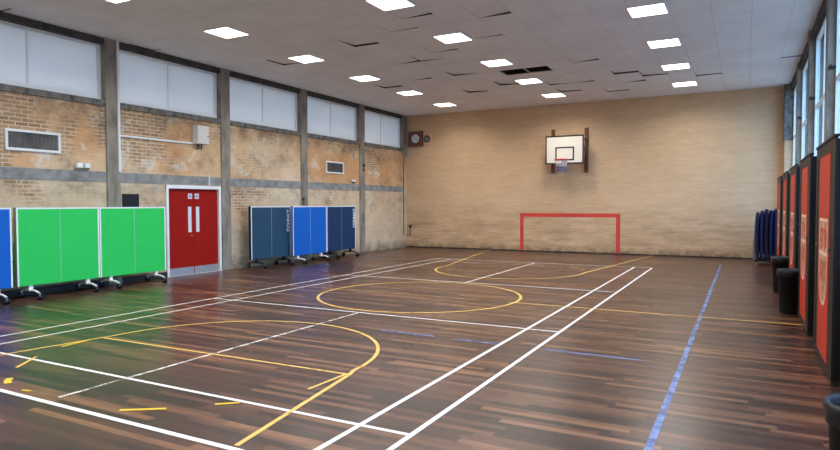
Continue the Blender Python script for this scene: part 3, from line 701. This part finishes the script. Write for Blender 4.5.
for x in (-5.86, -4.74):
    mb = MB(); mb.box(x, x + .12, YB - .07, YB, 2.70, 4.18, .005); rl = mb.build('wall_rail', M['wood'], t)
for x in (-5.80, -4.68):
    for z in (3.08, 3.78):
        mb = MB(); mb.tube([(x, YB - .06, z), (x, YBD + .03, z)], .02, 8); mb.build('support_arm', M['black_metal'], t)
    mb = MB(); mb.tube([(x, YB - .06, 3.08), (x, YBD + .04, 3.74)], .014, 8); mb.build('diagonal_stay', M['black_metal'], t)
RX, RY, RZ, RR = cxb + .0, YBD - .15 - .225, 3.085, .225
mb = MB(); mb.tube([(RX + RR * math.cos(2 * math.pi * k_ / 32), RY + RR * math.sin(2 * math.pi * k_ / 32), RZ) for k_ in range(32)], .018, 8, closed=True); mb.build('ring', M['red_metal'], t, smooth=True)
mb = MB(); mb.box(RX - .08, RX + .08, YBD - .016, YBD - .006, RZ - .14, RZ + .03)
mb.prism([(RX - .07, YBD - .01, RZ), (RX + .07, YBD - .01, RZ), (RX + .05, RY + RR - .01, RZ), (RX - .05, RY + RR - .01, RZ)], (0, 0, -.008))
mb.prism([(RX - .06, YBD - .012, RZ - .008), (RX - .06, YBD - .012, RZ - .13), (RX - .06, YBD - .15, RZ - .008)], (.008, 0, 0)); mb.prism([(RX + .052, YBD - .012, RZ - .008), (RX + .052, YBD - .012, RZ - .13), (RX + .052, YBD - .15, RZ - .008)], (.008, 0, 0))
mb.build('ring_bracket', M['red_metal'], t)
def net(z_levels, mat, ph0):
    mb = MB(); n = 12
    for i, ((r0, z0), (r1, z1)) in enumerate(zip(z_levels, z_levels[1:])):
        for k_ in range(n):
            a = 2 * math.pi * (k_ + ((i + ph0) % 2) * .5) / n
            for s_ in (-.5, .5):
                b = a + s_ * 2 * math.pi / n
                mb.tube([(RX + r0 * math.cos(a), RY + r0 * math.sin(a), RZ + z0), (RX + r1 * math.cos(b), RY + r1 * math.sin(b), RZ + z1)], .0062, 5, caps=False)
    return mb
nt_ = net([(.22, -.01), (.19, -.08), (.165, -.15), (.145, -.22)], 0, 0).build('net', M['net_white'], t)
net([(.145, -.22), (.14, -.28), (.14, -.34), (.145, -.40)], 0, 1).build('net_hem', M['net_blue'], nt_)

# ---------------------------------------------------------------- tall lockers with red crested doors
def make_locker():
    t = thing('storage_locker', (0, 0, 0), 'x', 'storage locker', 'tall black lockers with red crested doors')
    D, Ln, H = .33, 1.60, 2.25         # front face at x=0 looking to -x, body behind, y from 0 to Ln
    mb = MB(); mb.box(.02, D, 0, Ln, .06, H - .02, .006); body = mb.build('body', M['locker'], t)
    mb = MB(); mb.box(.02, D, -.006, 0, 1.10, 1.125); mb.build('side_seam', M['locker_frame'], body)
    mb = MB(); f = .36
    mb.box(0, .02, 0, .17, .03, H); mb.box(0, .02, Ln - .17, Ln, .03, H); mb.box(0, .02, .17, Ln - .17, H - .12, H); mb.box(0, .02, .17, Ln - .17, .03, .11)
    mb.build('door_frame', M['locker_frame'], t)
    mb = MB(); mb.box(-.012, .035, -.012, Ln + .012, H, H + .02); mb.build('top_cap', M['locker_frame'], t)
    mb = MB(); mb.box(.03, D, .02, Ln - .02, .0, .06); mb.build('plinth', M['rubber'], t)
    for (a, b) in ((.17, .36), (Ln - .36, Ln - .17)):
        mb = MB(); mb.box(.004, .018, a + .002, b - .002, .112, H - .122); mb.build('side_panel', M['black'], t)
    mb = MB(); mb.box(.0, .02, .362, Ln - .362, .112, H - .122, .002); dr = mb.build('door', M['locker_red'], t)
    # crest: shield outline, dividing bar and worn print inside
    c = Ln / 2; hw = .36
    def outline(s_, zt=1.50, zb=.62):
        pts = [(-hw * s_, zt - (1 - s_) * .3), (hw * s_, zt - (1 - s_) * .3), (hw * s_, 1.05)]
        for k_ in range(1, 7):
            a = k_ / 6; pts.append((hw * s_ * math.cos(a * math.pi / 2) ** .8 if a < 1 else 0, 1.05 - (1.05 - zb - (1 - s_) * .35) * math.sin(a * math.pi / 2)))
        pts += [(-p[0], p[1]) for p in reversed(pts[2:-1])]
        return pts
    A, B = outline(1.0), outline(.90); mb = MB()
    va = [mb.bm.verts.new((-.0022, c + p[0], p[1])) for p in A]; vb = [mb.bm.verts.new((-.0022, c + p[0], p[1])) for p in B]
    n = len(va)
    for i in range(n): mb.bm.faces.new((va[i], va[(i + 1) % n], vb[(i + 1) % n], vb[i]))
    mb.box(-.0024, -.0004, c - hw * .9, c + hw * .9, 1.13, 1.165)
    cr_ = mb.build('crest', M['net_white'], dr); cr_.data.materials[0] = M['crest']
    mb = MB(); mb.bm.faces.new([mb.bm.verts.new((-.0014, c + p[0], p[1])) for p in B]); mb.build('crest_field', M['crest_field'], dr)
    for (y, z, w2, h2) in ((-.22, 1.30, .05, .09), (-.08, 1.34, .04, .06), (.08, 1.30, .05, .10), (.22, 1.33, .04, .07)):
        mb = MB(); mb.prism([(-.0036, c + y - w2, z - h2), (-.0036, c + y + w2, z - h2), (-.0036, c + y + w2 * .3, z), (-.0036, c + y + w2, z + h2), (-.0036, c + y - w2, z + h2), (-.0036, c + y - w2 * .3, z)], (.001, 0, 0))
        mb.build('crest_figure', M['locker_red'], dr)
    for i in range(5):
        y = -.22 + i * .11; mb = MB(); mb.box(-.0036, -.0026, c + y - .016, c + y + .016, .92 - .06 * math.cos(y * 6), 1.08); mb.build('crest_bar', M['locker_red'], dr)
    for y in (.27, Ln - .27):
        mb = MB(); mb.box(-.016, .004, y - .012, y + .012, 1.20, 1.23, .003); mb.build('latch', M['chrome'], t)
    return t
M['crest_field'] = mat_paint('crest_field_print', srgb(240, 176, 150), (0.40, 0.60), 0.45, 7.0)
lk = make_locker()
LY = [(6.55, 'nearest the viewer, beside the near bin'), (8.90, 'second nearest the viewer'), (11.22, 'third of the row, in the middle'), (13.52, 'fourth of the row'), (15.90, 'farthest, next to the blue mats')]
for i, (y, s_) in enumerate(LY):
    o = lk if i == 0 else copy_tree(lk)
    o.location = (.705, y, 0); o['label'] = 'tall black locker with red crested door, ' + s_

# ---------------------------------------------------------------- bins
def make_bin(label):
    t = thing('waste_bin', (0, 0, 0), label, 'bin', 'black waste bins by the lockers')
    mb = MB(); _, rg = mb.lathe([(.118, 0), (.122, .01), (.150, .60), (.158, .60), (.158, .63), (.146, .63), (.142, .58), (.115, .02)], seg=32); mb.bm.faces.new(rg[0][::-1]); mb.bm.faces.new(rg[-1]); mb.build('body', M['black'], t, smooth=True)
    random.seed(3); mb = MB(); mb.lathe([(.160, .555), (.169, .575), (.168, .61), (.172, .645), (.160, .665), (.145, .655), (.138, .58), (.125, .40), (.08, .30), (.01, .28)], seg=40, wob=.005); mb.build('bin_liner', M['bag'], t, smooth=True)
    return t
bn = make_bin('black waste bin with liner nearest the viewer, cut off at the lower right corner'); bn.location = (.535, 3.66, 0)
o = copy_tree(bn); o['label'] = 'black lined waste bin in front of the gap after the second locker'; o.location = (.605, 10.69, 0)
o = copy_tree(bn); o['label'] = 'black lined waste bin in front of the fourth locker, farthest of the bins'; o.location = (.61, 13.18, 0)

# ---------------------------------------------------------------- gym mats on a trolley
t = thing('mat_trolley', (.55, 19.0, 0), 'low black wheeled trolley carrying the upright navy mats', 'trolley')
mb = MB(); mb.box(.24, .92, 18.45, 19.75, .12, .16, .005); mb.build('deck', M['black_metal'], t)
mb = MB(); mb.tube([(.235, 18.43, .1), (.225, 18.43, .6)], .014, 8); mb.tube([(.92, 18.43, .1), (.92, 18.43, .6)], .014, 8); mb.tube([(.235, 19.77, .1), (.235, 19.77, .6)], .014, 8); mb.tube([(.92, 19.77, .1), (.92, 19.77, .6)], .014, 8); mb.build('upright', M['chrome'], t)
for x in (.28, .88):
    for y in (18.5, 19.7):
        mb = MB(); mb.cyl((x, y, .05), (0, 1, 0), .05, .03, 16); mb.box(x - .02, x + .02, y - .025, y + .025, .06, .12); mb.build('wheel', M['chrome' if x < .5 and y < 19 else 'black'], t)
random.seed(11)
hts = [1.42, 1.46, 1.50, 1.47, 1.51, 1.45]
mlab = ['outermost, facing the hall', 'second from the hall side', 'third from the hall side', 'fourth from the hall side', 'fifth, tallest', 'last, nearest the lockers']
for i in range(6):
    x0 = .262 + i * .108; th = .103; H = hts[i] - .165; yo = random.uniform(-.05, .05)
    mb = MB(); nz, ny = 10, 6; outer = []
    grid = {}
    for side in (0, 1):
        for a in range(nz + 1):
            for b in range(ny + 1):
                u = a / nz; vv = b / ny
                bow = -.05 * math.sin(u * math.pi)
                puff = th / 2 * (1 - .35 * (abs(2 * vv - 1) ** 6)) * (1 - .4 * (abs(2 * u - 1) ** 8))
                grid[(side, a, b)] = mb.bm.verts.new((x0 + th / 2 + bow * .5 + (puff if side else -puff), 18.5 + yo + vv * 1.2, .165 + u * H))
    for a in range(nz):
        for b in range(ny):
            mb.bm.faces.new((grid[(0, a, b)], grid[(0, a + 1, b)], grid[(0, a + 1, b + 1)], grid[(0, a, b + 1)]))
            mb.bm.faces.new((grid[(1, a, b)], grid[(1, a, b + 1)], grid[(1, a + 1, b + 1)], grid[(1, a + 1, b)]))
    for a in range(nz):
        for b in (0, ny): mb.bm.faces.new((grid[(0, a, b)], grid[(1, a, b)], grid[(1, a + 1, b)], grid[(0, a + 1, b)]))
    for b in range(ny):
        for a in (0, nz): mb.bm.faces.new((grid[(0, a, b)], grid[(0, a, b + 1)], grid[(1, a, b + 1)], grid[(1, a, b)]))
    o = thing('gym_mat', (x0 + th / 2, 18.5, .165), 'upright navy gym mat on the trolley, ' + mlab[i], 'gym mat', 'upright navy gym mats on the trolley')
    mb.build('mat_body', M['mat_blue'], o, smooth=False)
    mb = MB(); zz = .165 + H * .72; mb.tube([(x0 + th / 2 - .02, 18.5 + yo - .002, zz), (x0 + th / 2 - .02, 18.5 + yo - .03, zz - .03), (x0 + th / 2 - .02, 18.5 + yo - .03, zz - .12), (x0 + th / 2 - .02, 18.5 + yo - .002, zz - .15)], .008, 6); mb.build('handle', M['black'], o)
